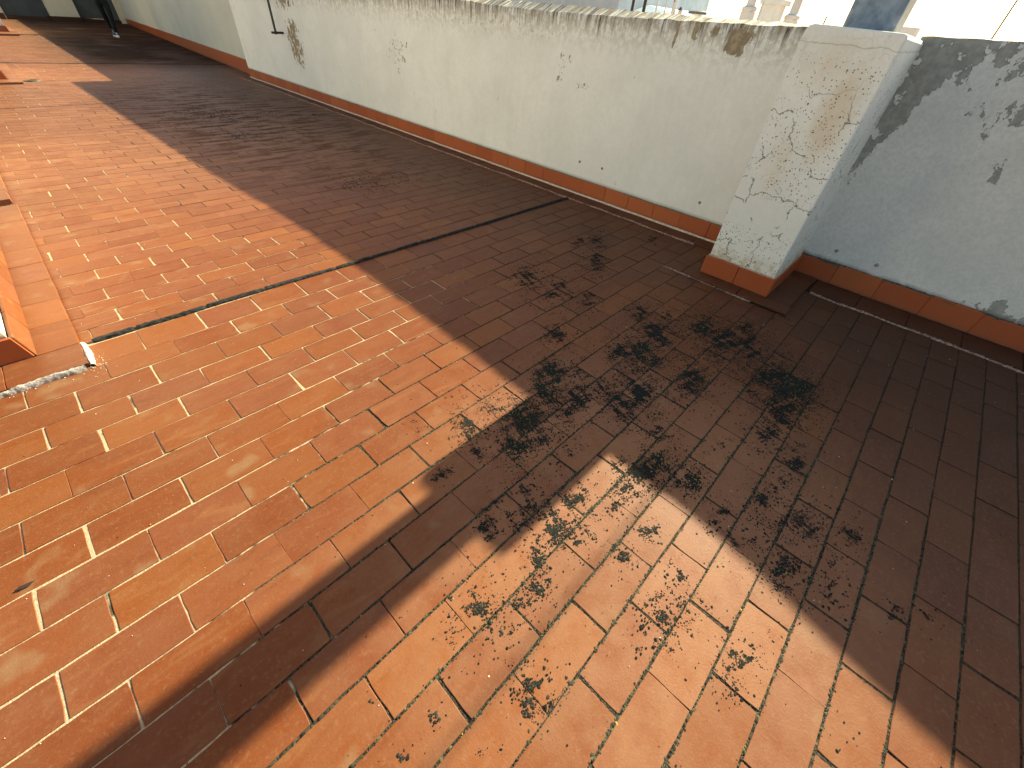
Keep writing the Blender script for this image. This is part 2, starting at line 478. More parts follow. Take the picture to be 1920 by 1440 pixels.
def area(pts):
    q = [proj((p[0], p[1], 0)) for p in pts]
    if any(p is None for p in q): return 0
    cx = sum(p[0] for p in q) / 4; cy = sum(p[1] for p in q) / 4
    if not (0 <= cx <= 1920 and 0 <= cy <= 1440):
        if not any(0 <= p[0] <= 1920 and 0 <= p[1] <= 1440 for p in q): return 0
        s = .4
    else: s = 1
    return s * .5 * abs(sum(q[i][0] * q[(i + 1) % 4][1] - q[(i + 1) % 4][0] * q[i][1] for i in range(4)))

scored = sorted([(area(p), i) for i, (p, v) in enumerate(cands)], reverse=True)
near = set(i for a, i in scored[:300] if a > 0)

def slab_geo(pts, z, near_tile, th=.012, bev=.0014, tilt=(0, 0)):
    """outline with worn edges, small chamfer"""
    c = Vector((sum(p[0] for p in pts) / 4, sum(p[1] for p in pts) / 4, 0))
    out = []
    segs = (7, 4, 7, 4) if near_tile else (1, 1, 1, 1)
    for s in range(4):
        p, q = Vector((*pts[s], 0)), Vector((*pts[(s + 1) % 4], 0))
        n = segs[s]
        for t in range(n):
            w = p.lerp(q, t / n)
            if near_tile:
                w += Vector((rnd.gauss(0, .0007), rnd.gauss(0, .0007), 0))
                if t == 0: w += (c - w).normalized() * rnd.choice((.0008, .001, .0025, .001))
            out.append(w)
    n = len(out)
    V = []; F = []
    for w in out:
        d = (c - w); d.normalize()
        zz = z + tilt[0] * (w.x - c.x) + tilt[1] * (w.y - c.y)
        V.append((w.x - c.x + d.x * bev, w.y - c.y + d.y * bev, zz))
    for w in out:
        zz = z + tilt[0] * (w.x - c.x) + tilt[1] * (w.y - c.y)
        V.append((w.x - c.x, w.y - c.y, zz - bev))
    for w in out: V.append((w.x - c.x, w.y - c.y, z - th))
    F.append(tuple(range(n)))
    for r in (0, n):
        for k in range(n): F.append((r + k, r + n + k, r + n + (k + 1) % n, r + (k + 1) % n))
    return c, V, F

BV, BF, BT = [], [], []
for i, (pts, v) in enumerate(cands):
    tone = rnd.random()
    z = max(-.001, min(.0014, rnd.gauss(0, .0006)))
    tl = (rnd.gauss(0, .0028), rnd.gauss(0, .005))
    c, V, F = slab_geo(pts, z, i in near, tilt=tl if i in near else (0, 0))
    if i in near:
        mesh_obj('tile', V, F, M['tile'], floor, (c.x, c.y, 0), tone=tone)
    else:
        b = len(BV)
        BV += [(p[0] + c.x, p[1] + c.y, p[2]) for p in V]; BF += [tuple(k + b for k in f) for f in F]; BT += [tone] * len(V)
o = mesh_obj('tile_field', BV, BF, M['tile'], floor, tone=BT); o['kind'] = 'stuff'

def flat_tile(name, x0, x1, y0, y1, ztop, th, mat, parent, near_tile=True):
    j = lambda: rnd.uniform(-.001, .001)
    pts = [(x0 + j(), y0 + j()), (x1 + j(), y0 + j()), (x1 + j(), y1 + j()), (x0 + j(), y1 + j())]
    c, V, F = slab_geo(pts, 0, near_tile, th, .0022, (rnd.gauss(0, .004), rnd.gauss(0, .004)))
    return mesh_obj(name, V, F, mat, parent, (c.x, c.y, ztop), tone=rnd.random())

# ---------------------------------------------------------------- bitumen sealed joints
def ribbon(name, path, w, h, mat, label=None, cat=None, parent=None, lump=.25, step=.012, kind=None, group=None, z0=-.004, crack=False):
    P = [Vector(p) for p in path]; pts = []
    for a, b in zip(P[:-1], P[1:]):
        n = max(2, int((b - a).length / step))
        pts += [a.lerp(b, t / n) for t in range(n)]
    pts.append(P[-1])
    prof = [(-.5, 0), (-.42, .55), (-.2, .92), (.1, 1.0), (.35, .7), (.5, 0)]
    rings = []; ph = [rnd.uniform(0, 6.28) for _ in range(6)]; s = 0; nxt = rnd.uniform(.08, .2)
    for i, p in enumerate(pts):
        d = (pts[min(i + 1, len(pts) - 1)] - pts[max(i - 1, 0)]).normalized(); nrm = Vector((-d.y, d.x, 0))
        s += step
        ww = w * (1 + lump * (.5 * math.sin(s * 9 + ph[0]) + .4 * math.sin(s * 31 + ph[1]) + rnd.gauss(0, .35)))
        hh = h * (1 + lump * (.5 * math.sin(s * 13 + ph[2]) + rnd.gauss(0, .4)))
        if crack and s > nxt:
            hh *= .5; ww *= .88; nxt = s + rnd.uniform(.15, .5)
        off = nrm * (w * lump * (.5 * math.sin(s * 5 + ph[3]) + .35 * math.sin(s * 17 + ph[4])))
        rings.append([tuple(p + off + nrm * (a * ww) + Vector((0, 0, z0 + max(.0, hh * b)))) for a, b in prof])
    o = loft(name, rings, mat, parent, closed=False, smooth=True)
    if label: tag(o, label, cat, group)
    if kind: o['kind'] = kind
    return o

ribbon('bitumen_joint', [(-.235, 2.842, 0), (.55, 2.838, 0), (1.2, 2.822, 0), (2.6, 2.80, 0), (3.94, 2.797, 0)], .034, .022, M['bitumen'],
       'thick cracked black bitumen strip crossing the floor from the near white block to the wall', 'joint strip', lump=.11, crack=True, group='sealed expansion joints across the terrace')
ribbon('bitumen_joint', [(.1, 14.715, 0), (1.68, 14.52, 0), (4.43, 14.23, 0)], .045, .014, M['bitumen'],
       'thin dark joint strip across the floor just in front of the walking person', 'joint strip', lump=.2, step=.04, group='sealed expansion joints across the terrace')
ribbon('bitumen_joint', [(-.6, 9.50, 0), (.475, 9.41, 0), (1.069, 9.354, 0), (1.6, 9.31, 0)], .022, .004, mat_simple('reddish_joint_filler', (.16, .05, .03), (.22, .08, .04), 30, .9, .2),
       'faint reddish brown joint line in the sunlit floor between the two dark strips', 'joint strip', lump=.2, step=.04, group='sealed expansion joints across the terrace')

# ---------------------------------------------------------------- parapet wall along the right-hand side
XW = 4.165
def wall_run(name, y0, y1, mat, parent, zi, zo, xi, th=.235, step=.05):
    n = max(2, int(abs(y1 - y0) / step)); rings = []
    for k in range(n + 1):
        y = y0 + (y1 - y0) * k / n
        j1, j2 = rnd.gauss(0, .0025), rnd.gauss(0, .0035)
        x = xi(y)
        rings.append([(x, y, -.3), (x, y, 0), (x, y, zi(y) - .03), (x + .004 + abs(rnd.gauss(0, .0015)), y, zi(y) + j1), (x + .135, y, zo(y) + j2), (x + th, y, zo(y) - .012), (x + th, y, -.3)])
    return loft(name, rings, mat, parent)

wall = empty('parapet_wall', (XW, 0, 0))
tag(wall, 'long cream rendered parapet wall with orange tile skirting and grey peeling end', 'wall')
wall_run('plaster_body', .93, 12.05, M['wall_left'], None, lambda y: interp(y, [.9, 1.4, 2, 2.6, 3.3, 4.2, 5, 6.2, 8.2, 11.5, 12.1], [1.575, 1.560, 1.548, 1.535, 1.53, 1.535, 1.562, 1.589, 1.62, 1.66, 1.67]),
         lambda y: interp(y, [.9, 4.2, 6, 12], [1.578, 1.590, 1.592, 1.67]), lambda y: XW)
bpy.data.objects['plaster_body'].parent = wall
bpy.data.objects['plaster_body'].matrix_parent_inverse = Matrix.Translation((-XW, 0, 0))
o = wall_run('plaster_body', -4.2, .48, M['wall_right'], None, lambda y: interp(y, [-4, -.95, -.1, .5], [1.73, 1.680, 1.583, 1.570]), lambda y: interp(y, [-4, -.95, -.1, .5], [1.73, 1.682, 1.585, 1.573]), lambda y: XW, step=.06)
o['label'] = 'blue-grey run of wall with large peeled patches beside the pillar'
def under(o, p):
    o.parent = p; o.matrix_parent_inverse = Matrix.Translation(p.location).inverted(); return o
under(o, wall)
# skirting tiles and border tiles
def skirt_tile(x0, x1, y0, y1, z0, z1, parent, mat=None):
    bm = bmesh.new(); add_box(bm, x0, x1, y0, y1, z0, z1, .0035, 1)
    for v in bm.verts: v.co += Vector((rnd.gauss(0, .0004), rnd.gauss(0, .0006), rnd.gauss(0, .0009)))
    o = bm_obj('skirting_tile', bm, mat or M['skirt'], parent)
    a = o.data.attributes.new('tone', 'FLOAT', 'POINT'); t = rnd.random()
    a.data.foreach_set('value', [t] * len(o.data.vertices))
    return o
y = 1.0 - .035
while y < 12.0:
    y2 = min(y + .298, 12.05)
    dz = rnd.gauss(0, .002)
    under(skirt_tile(XW - .014, XW + .002, y, y2 - .0005, .022, .163 + dz, None), wall)
    y = y2 + .001
y = 1.02
while y < 11.9:
    y2 = min(y + .30, 12.0)
    under(flat_tile('border_tile', 3.972, 4.128, y, y2 - .004, .012, .02, M['border'], None, y < 6), wall); y = y2
y = .47
while y > -4.0:
    y2 = y - .31
    under(skirt_tile(4.136, XW + .002, y2 + .001, y, .012, .166 + rnd.gauss(0, .003), None), wall)
    y = y2
y = .235
while y > -4.0:
    y2 = y - .33
    under(flat_tile('border_tile', 3.862, 4.134, y2 + .004, y, .011, .02, M['border'], None), wall); y = y2
def add_under(o): under(o, wall); return o
add_under(ribbon('mortar_bead', [(4.134, 1.02, 0), (4.134, 3.0, 0), (4.136, 7, 0), (4.137, 12.0, 0)], .022, .017, M['bead'], lump=.13, z0=.010))
add_under(ribbon('mortar_seam', [(3.958, 1.28, 0), (3.96, 4, 0), (3.958, 8, 0), (3.955, 11.95, 0)], .022, .012, M['seam'], lump=.45, z0=-.003))
add_under(ribbon('mortar_seam', [(3.850, .22, 0), (3.852, -.6, 0), (3.848, -2.0, 0), (3.848, -4, 0)], .026, .012, M['seam'], lump=.4, z0=-.003))
add_under(ribbon('mortar_seam', [(XW - .006, 1.0, 0), (XW - .006, 12.0, 0)], .014, .007, mat_simple('mossy_grey_mortar', (.20, .19, .13), (.08, .08, .05), 60, .95, .1, .8), lump=.35, z0=.161))
add_under(ribbon('mortar_seam', [(4.155, .44, 0), (4.155, -4, 0)], .026, .010, mat_simple('dark_mossy_mortar', (.035, .04, .03), (.12, .12, .09), 60, .95, .1, .8), lump=.5, z0=.163))
# screw caps low on the wall
for (yy, zz) in ((2.867, .331), (2.566, .331), (1.436, .298), (1.15, .289), (.237, .262), (-.052, .251)):
    bm = bmesh.new()
    add_tube(bm, [(XW + .01, yy, zz), (XW - .006, yy, zz), (XW - .010, yy, zz)], [.013, .013, .009], 12)
    add_tube(bm, [(XW - .009, yy, zz), (XW - .016, yy, zz)], [.0055, .0045], 6)
    under(bm_obj('screw_cap', bm, M['bolt']), wall)

# ---------------------------------------------------------------- pier with flue
pier = empty('chimney_pier', (3.43, .7, 0))
tag(pier, 'square cream rendered pier with cracked pitted plaster standing out from the parapet wall', 'pier')
bm = bmesh.new()
prof = [(.450, .168), (.450, 1.54), (.456, 1.556), (.472, 1.562), (.915, 1.574), (.938, 1.568), (.952, 1.545), (.956, 1.51), (.958, .168)]
f0 = [bm.verts.new((3.43, a, b)) for a, b in prof]; f1 = [bm.verts.new((4.20, a, b - (0 if b < 1 else .012))) for a, b in prof]
n = len(prof)
for k in range(n): bm.faces.new((f0[k], f0[(k + 1) % n], f1[(k + 1) % n], f1[k]))
ff = bm.faces.new(f0); bm.faces.new(f1)
bmesh.ops.bevel(bm, geom=[e for e in ff.edges], offset=.013, segments=3, affect='EDGES', profile=.5)
under(bm_obj('plaster_body', bm, M['pillar'], smooth=False), pier)
for a, b in ((.437, .698), (.702, .965)):
    under(skirt_tile(3.402, 3.44, a, b, .026, .168, None), pier)
under(skirt_tile(3.404, 3.80, .430, .452, .026, .166, None), pier)
under(skirt_tile(3.804, 4.134, .430, .452, .024, .166, None), pier)
under(skirt_tile(3.404, 3.80, .956, .972, .024, .166, None), pier)
under(skirt_tile(3.804, 4.148, .956, .972, .024, .166, None), pier)
for a, b in ((.245, .615), (.622, 1.01)):
    under(flat_tile('border_tile', 3.287, 3.405, a, b, .024, .016, M['border'], None), pier)
for a, b in ((3.41, 3.70), (3.704, 3.995)):
    under(flat_tile('border_tile', a, b, .255, .430, .022, .03, M['border'], None), pier)
    under(flat_tile('border_tile', a, b, .974, 1.012, .020, .03, M['border'], None), pier)
under(flat_tile('border_tile', 3.999, 4.134, .245, .430, .022, .03, M['border'], None), pier)
under(box('mortar_bed', 3.305, 3.42, .27, .985, -.004, .009, M['mortar']), pier)
under(ribbon('mortar_bead', [(3.427, .445, 0), (3.427, .96, 0)], .016, .007, M['bead'], lump=.4, z0=.165), pier)
under(ribbon('mortar_bead', [(3.44, .446, 0), (4.12, .446, 0)], .012, .006, M['bead'], lump=.3, z0=.163), pier)
under(ribbon('mortar_seam', [(3.285, .50, 0), (3.285, 1.25, 0)], .012, .010, M['seam'], lump=.5, z0=-.004), pier)

flue = empty('flue', (3.7, .69, 1.57))
tag(flue, 'blue-grey galvanised metal flue rising from the top of the pier', 'flue')
bm = bmesh.new(); add_box(bm, 3.80, 4.06, .583, .858, 1.55, 3.3, .018, 3)
under(bm_obj('flue_shaft', bm, M['duct']), flue)
bm = bmesh.new(); add_box(bm, 3.75, 4.11, .53, .91, 3.36, 3.40, .01, 1)
for xx in (3.82, 4.04):
    for yy in (.61, .83): add_box(bm, xx - .01, xx + .01, yy - .01, yy + .01, 3.28, 3.37)
under(bm_obj('rain_cap', bm, M['duct']), flue)

# ---------------------------------------------------------------- far parapet wall (in line, set back)
far = empty('parapet_wall', (4.3, 12.1, 0))
tag(far, 'greenish-grey rendered parapet wall running to the dark doors behind the walking person', 'wall')
fx = lambda y: interp(y, [12.05, 27.2], [4.31, 5.14])
o = wall_run('plaster_body', 12.06, 27.25, M['wall_far'], None, lambda y: interp(y, [12, 17, 27], [1.42, 1.55, 1.80]), lambda y: interp(y, [12, 17, 27], [1.42, 1.55, 1.80]), fx, step=.3)
under(o, far)
rings = [[(fx(y) - .02, y, 0), (fx(y) - .02, y, h), (fx(y) + .01, y, h), (fx(y) + .01, y, 0)] for y, h in ((12.07, .27), (14, .26), (18, .24), (22, .21), (26.9, .18))]
o = loft('skirting', rings, M['skirt']); under(o, far)

# ---------------------------------------------------------------- end building with doors
end = empty('stair_building', (3.2, 27.2, 0))
tag(end, 'rendered building at the far end of the terrace with two dark grey metal doors', 'building')
m_end = mat_plaster('plaster_end_wall_streaked', (.72, .64, .46), 'far')
def eb(name, *a, mat, bevel=0.0): return under(box(name, *a, mat, bevel=bevel), end)
eb('wall', -7.0, 1.56, 26.95, 31, 0.0, 3.2, mat=m_end)
eb('wall', 2.80, 3.655, 26.80, 31, 0.14, 3.2, mat=m_end)
eb('wall', 4.95, 5.40, 26.95, 31, 0.0, 3.2, mat=m_end)
eb('wall', 1.56, 5.0, 26.97, 31, 2.35, 3.19, mat=m_end)
eb('roof', -7.1, 5.6, 26.7, 31.2, 3.2, 3.35, mat=M['slab'])
for x0, x1 in ((1.56, 2.80), (3.655, 4.95)):
    d = eb('door', x0, x1, 27.12, 27.18, .11, 2.35, mat=M['darkdoor'])
    hb = bmesh.new(); add_box(hb, x0 + .08, x0 + .12, 27.03, 27.12, 1.0, 1.14, .005, 1)
    h = bm_obj('handle', hb, M['blackmetal']); h.parent = d; h.matrix_parent_inverse = Matrix.Translation(end.location)@Matrix.Identity(4)
    h.matrix_parent_inverse = (end.matrix_world.copy() if False else Matrix.Identity(4))
    eb('door_sill', x0, x1, 26.98, 27.25, -.005, .10, mat=M['border'])
for x0, x1, yy in ((2.77, 3.68, 26.78), (-7.0, 1.54, 26.93)):
    eb('skirting', x0, x1, yy, yy + .03, 0, .15 if x0 > 0 else .17, mat=M['border'])

# ---------------------------------------------------------------- white rendered blocks along the left side
def block(xf, y0, y1, xl, sx, sy0, sy1, h, zt, label, edge=True, hs=.125, tile_len=.30):  # unseen upper height raised so the blocks bounce more sun to the wall
    t = empty('parapet_block', ((xf + xl) / 2, (y0 + y1) / 2, 0))
    tag(t, label, 'block', 'white rendered blocks along the left side')
    bm = bmesh.new(); add_box(bm, xl, xf - .012, y0 + .012, y1, zt + hs - .004, h, .02, 3)
    for v in bm.verts:
        if v.co.z < zt + hs + .03: v.co.z += rnd.gauss(0, .002)
    under(bm_obj('plaster_body', bm, M['block']), t)
    under(box('core', xl + .01, xf - .02, y0 + .02, y1, 0, zt + hs + .01, M['greycem']), t)
    # skirting: leaning side tiles, front tiles
    y = y0
    while y < y1 - .02:
        y2 = min(y + tile_len, y1)
        o = skirt_tile(xf - .014, xf + .004, y + .002, y2 - .002, zt, zt + hs, None, M['border']); under(o, t)
        for v in o.data.vertices:
            if v.co.z < zt + .03: v.co.x += .022
        y = y2
    x = xf + .018
    while x > xl + .05:
        x2 = max(x - tile_len, xl)
        o = skirt_tile(x2 + .002, x - .002, y0 - .004, y0 + .016, zt, zt + hs, None); under(o, t)
        if x == xf + .018:
            for v in o.data.vertices:
                if v.co.x > x - .03 and v.co.z > zt + hs - .03: v.co.x -= .022
        x = x2
    # tiles of the base border
    x = sx
    while x > xl:
        x2 = max(x - tile_len * 1.0, xl - .02)
        under(flat_tile('border_tile', x2 + .001, x - .001, sy0, y0 - .006, zt, zt * .8, M['tile'], None, y0 < 8), t); x = x2
    y = y0 - .004
    while y < sy1 - .02:
        y2 = min(y + tile_len, sy1)
        under(flat_tile('border_tile', xf + .02, sx, y + .002, y2 - .001, zt, zt * .8, M['tile'], None, y0 < 8), t); y = y2
    under(box('mortar_bed', xl, sx - .012, sy0 + .01, sy1, -.005, zt * .5, M['greycem']), t)
    return t
b1 = block(-.475, 2.828, 5.1, -1.9, -.283, 2.605, 5.35, 2.3, .026, 'nearest white rendered block at the left edge, beside the end of the thick black strip')
under(ribbon('cement_edge', [(-1.9, 2.596, 0), (-.9, 2.596, 0), (-.30, 2.598, 0)], .026, .027, M['greycem'], lump=.28, z0=-.003), b1)
under(ribbon('cement_edge', [(-.275, 2.60, 0), (-.274, 2.72, 0), (-.280, 2.84, 0)], .024, .024, M['whitecem'], lump=.35, z0=-.002), b1)
block(-.50, 5.72, 7.6, -1.9, -.305, 5.43, 7.9, 2.3, .050, 'second white rendered block from the front, raised tile base just showing at the left edge')
block(.262, 12.22, 14.0, -1.2, .43, 11.88, 14.3, 2.3, .03, 'third white rendered block, beside the round floor drain', tile_len=.3)
block(1.09, 21.1, 23.0, -.6, 1.25, 20.5, 23.3, 2.3, .05, 'farthest white rendered block, near the dark doors at the end', tile_len=.4)

# ---------------------------------------------------------------- floor drain
dr = empty('floor_drain', (.57, 12.22, 0))
tag(dr, 'small round iron floor drain set in sunlit tiles by the third white block', 'drain')
bm = bmesh.new()
N = 28
ra = [bm.verts.new((.11 * math.cos(a), .11 * math.sin(a), .001)) for a in [2 * math.pi * k / N for k in range(N)]]
rb = [bm.verts.new((.105 * math.cos(a), .105 * math.sin(a), .013)) for a in [2 * math.pi * k / N for k in range(N)]]
rc = [bm.verts.new((.080 * math.cos(a), .080 * math.sin(a), .013)) for a in [2 * math.pi * k / N for k in range(N)]]
rd = [bm.verts.new((.078 * math.cos(a), .078 * math.sin(a), .002)) for a in [2 * math.pi * k / N for k in range(N)]]
for p, q in ((ra, rb), (rb, rc), (rc, rd)):
    for k in range(N): bm.faces.new((p[k], p[(k + 1) % N], q[(k + 1) % N], q[k]))
bm_obj('frame', bm, M['grate'], dr)
bm = bmesh.new()
for k in range(-3, 4):
    hw = math.sqrt(max(.0001, .078 ** 2 - (k * .021) ** 2))
    add_box(bm, -hw, hw, k * .021 - .004, k * .021 + .004, .003, .009)
bm_obj('grate', bm, M['grate'], dr)

# ---------------------------------------------------------------- black post on its wall bracket
post = empty('bracket_post', (4.028, 9.8, .9))
tag(post, 'thin black steel post held by a short bracket on the cream parapet wall', 'post')
bm = bmesh.new(); add_tube(bm, [(4.028, 9.8, .895), (4.028, 9.8, 3.1)], .019, 12); under(bm_obj('post', bm, M['blackmetal']), post)
bm = bmesh.new(); add_box(bm, 3.955, 4.18, 9.782, 9.79, .902, .934, .002, 1); add_box(bm, 3.955, 4.18, 9.81, 9.818, .902, .934, .002, 1)
add_tube(bm, [(4.085, 9.775, .918), (4.085, 9.825, .918)], .009, 6); add_tube(bm, [(3.975, 9.775, .918), (3.975, 9.825, .918)], .009, 6)
under(bm_obj('bracket', bm, M['blackmetal']), post)
bm = bmesh.new(); add_box(bm, 3.99, 4.18, 9.785, 9.815, 1.46, 1.49, .002, 1); under(bm_obj('bracket', bm, M['blackmetal']), post)

# ---------------------------------------------------------------- lichen, moss, crumbs
def specks(name, C, R, T, H, mat, label, cat_kind='stuff', n=6, parent=None):
    """C (N,2) centres, R radii, T tones, H heights: small irregular domes"""
    N = len(R)
    ang = np.linspace(0, 2 * np.pi, n, endpoint=False)[None, :] + RS.uniform(0, 6.28, (N, 1))
    rr = R[:, None] * RS.uniform(.55, 1.25, (N, n))
    ring = np.stack([C[:, 0:1] + rr * np.cos(ang), C[:, 1:2] + rr * np.sin(ang), np.full((N, n), -.0005) + C[:, 2:3]], -1)
    top = np.stack([C[:, 0] + RS.normal(0, .2, N) * R, C[:, 1] + RS.normal(0, .2, N) * R, C[:, 2] + H], -1)[:, None, :]
    V = np.concatenate([ring, top], 1).reshape(-1, 3)
    base = (np.arange(N) * (n + 1))[:, None, None]
    k = np.arange(n)
    F = np.stack([k, (k + 1) % n, np.full(n, n)], -1)[None] + base
    me = bpy.data.meshes.new(name)
    F = F.reshape(-1, 3)
    me.vertices.add(len(V)); me.vertices.foreach_set('co', V.astype(np.float32).ravel())
    me.loops.add(F.size); me.loops.foreach_set('vertex_index', F.astype(np.int32).ravel())
    me.polygons.add(len(F)); me.polygons.foreach_set('loop_start', (np.arange(len(F)) * 3).astype(np.int32))
    me.update(calc_edges=True)
    a = me.attributes.new('tone', 'FLOAT', 'POINT'); a.data.foreach_set('value', np.repeat(T, n + 1).astype(np.float32))
    me.materials.append(mat)
    o = bpy.data.objects.new(name, me); col.objects.link(o)
    tag(o, label, kind='stuff')
    return o

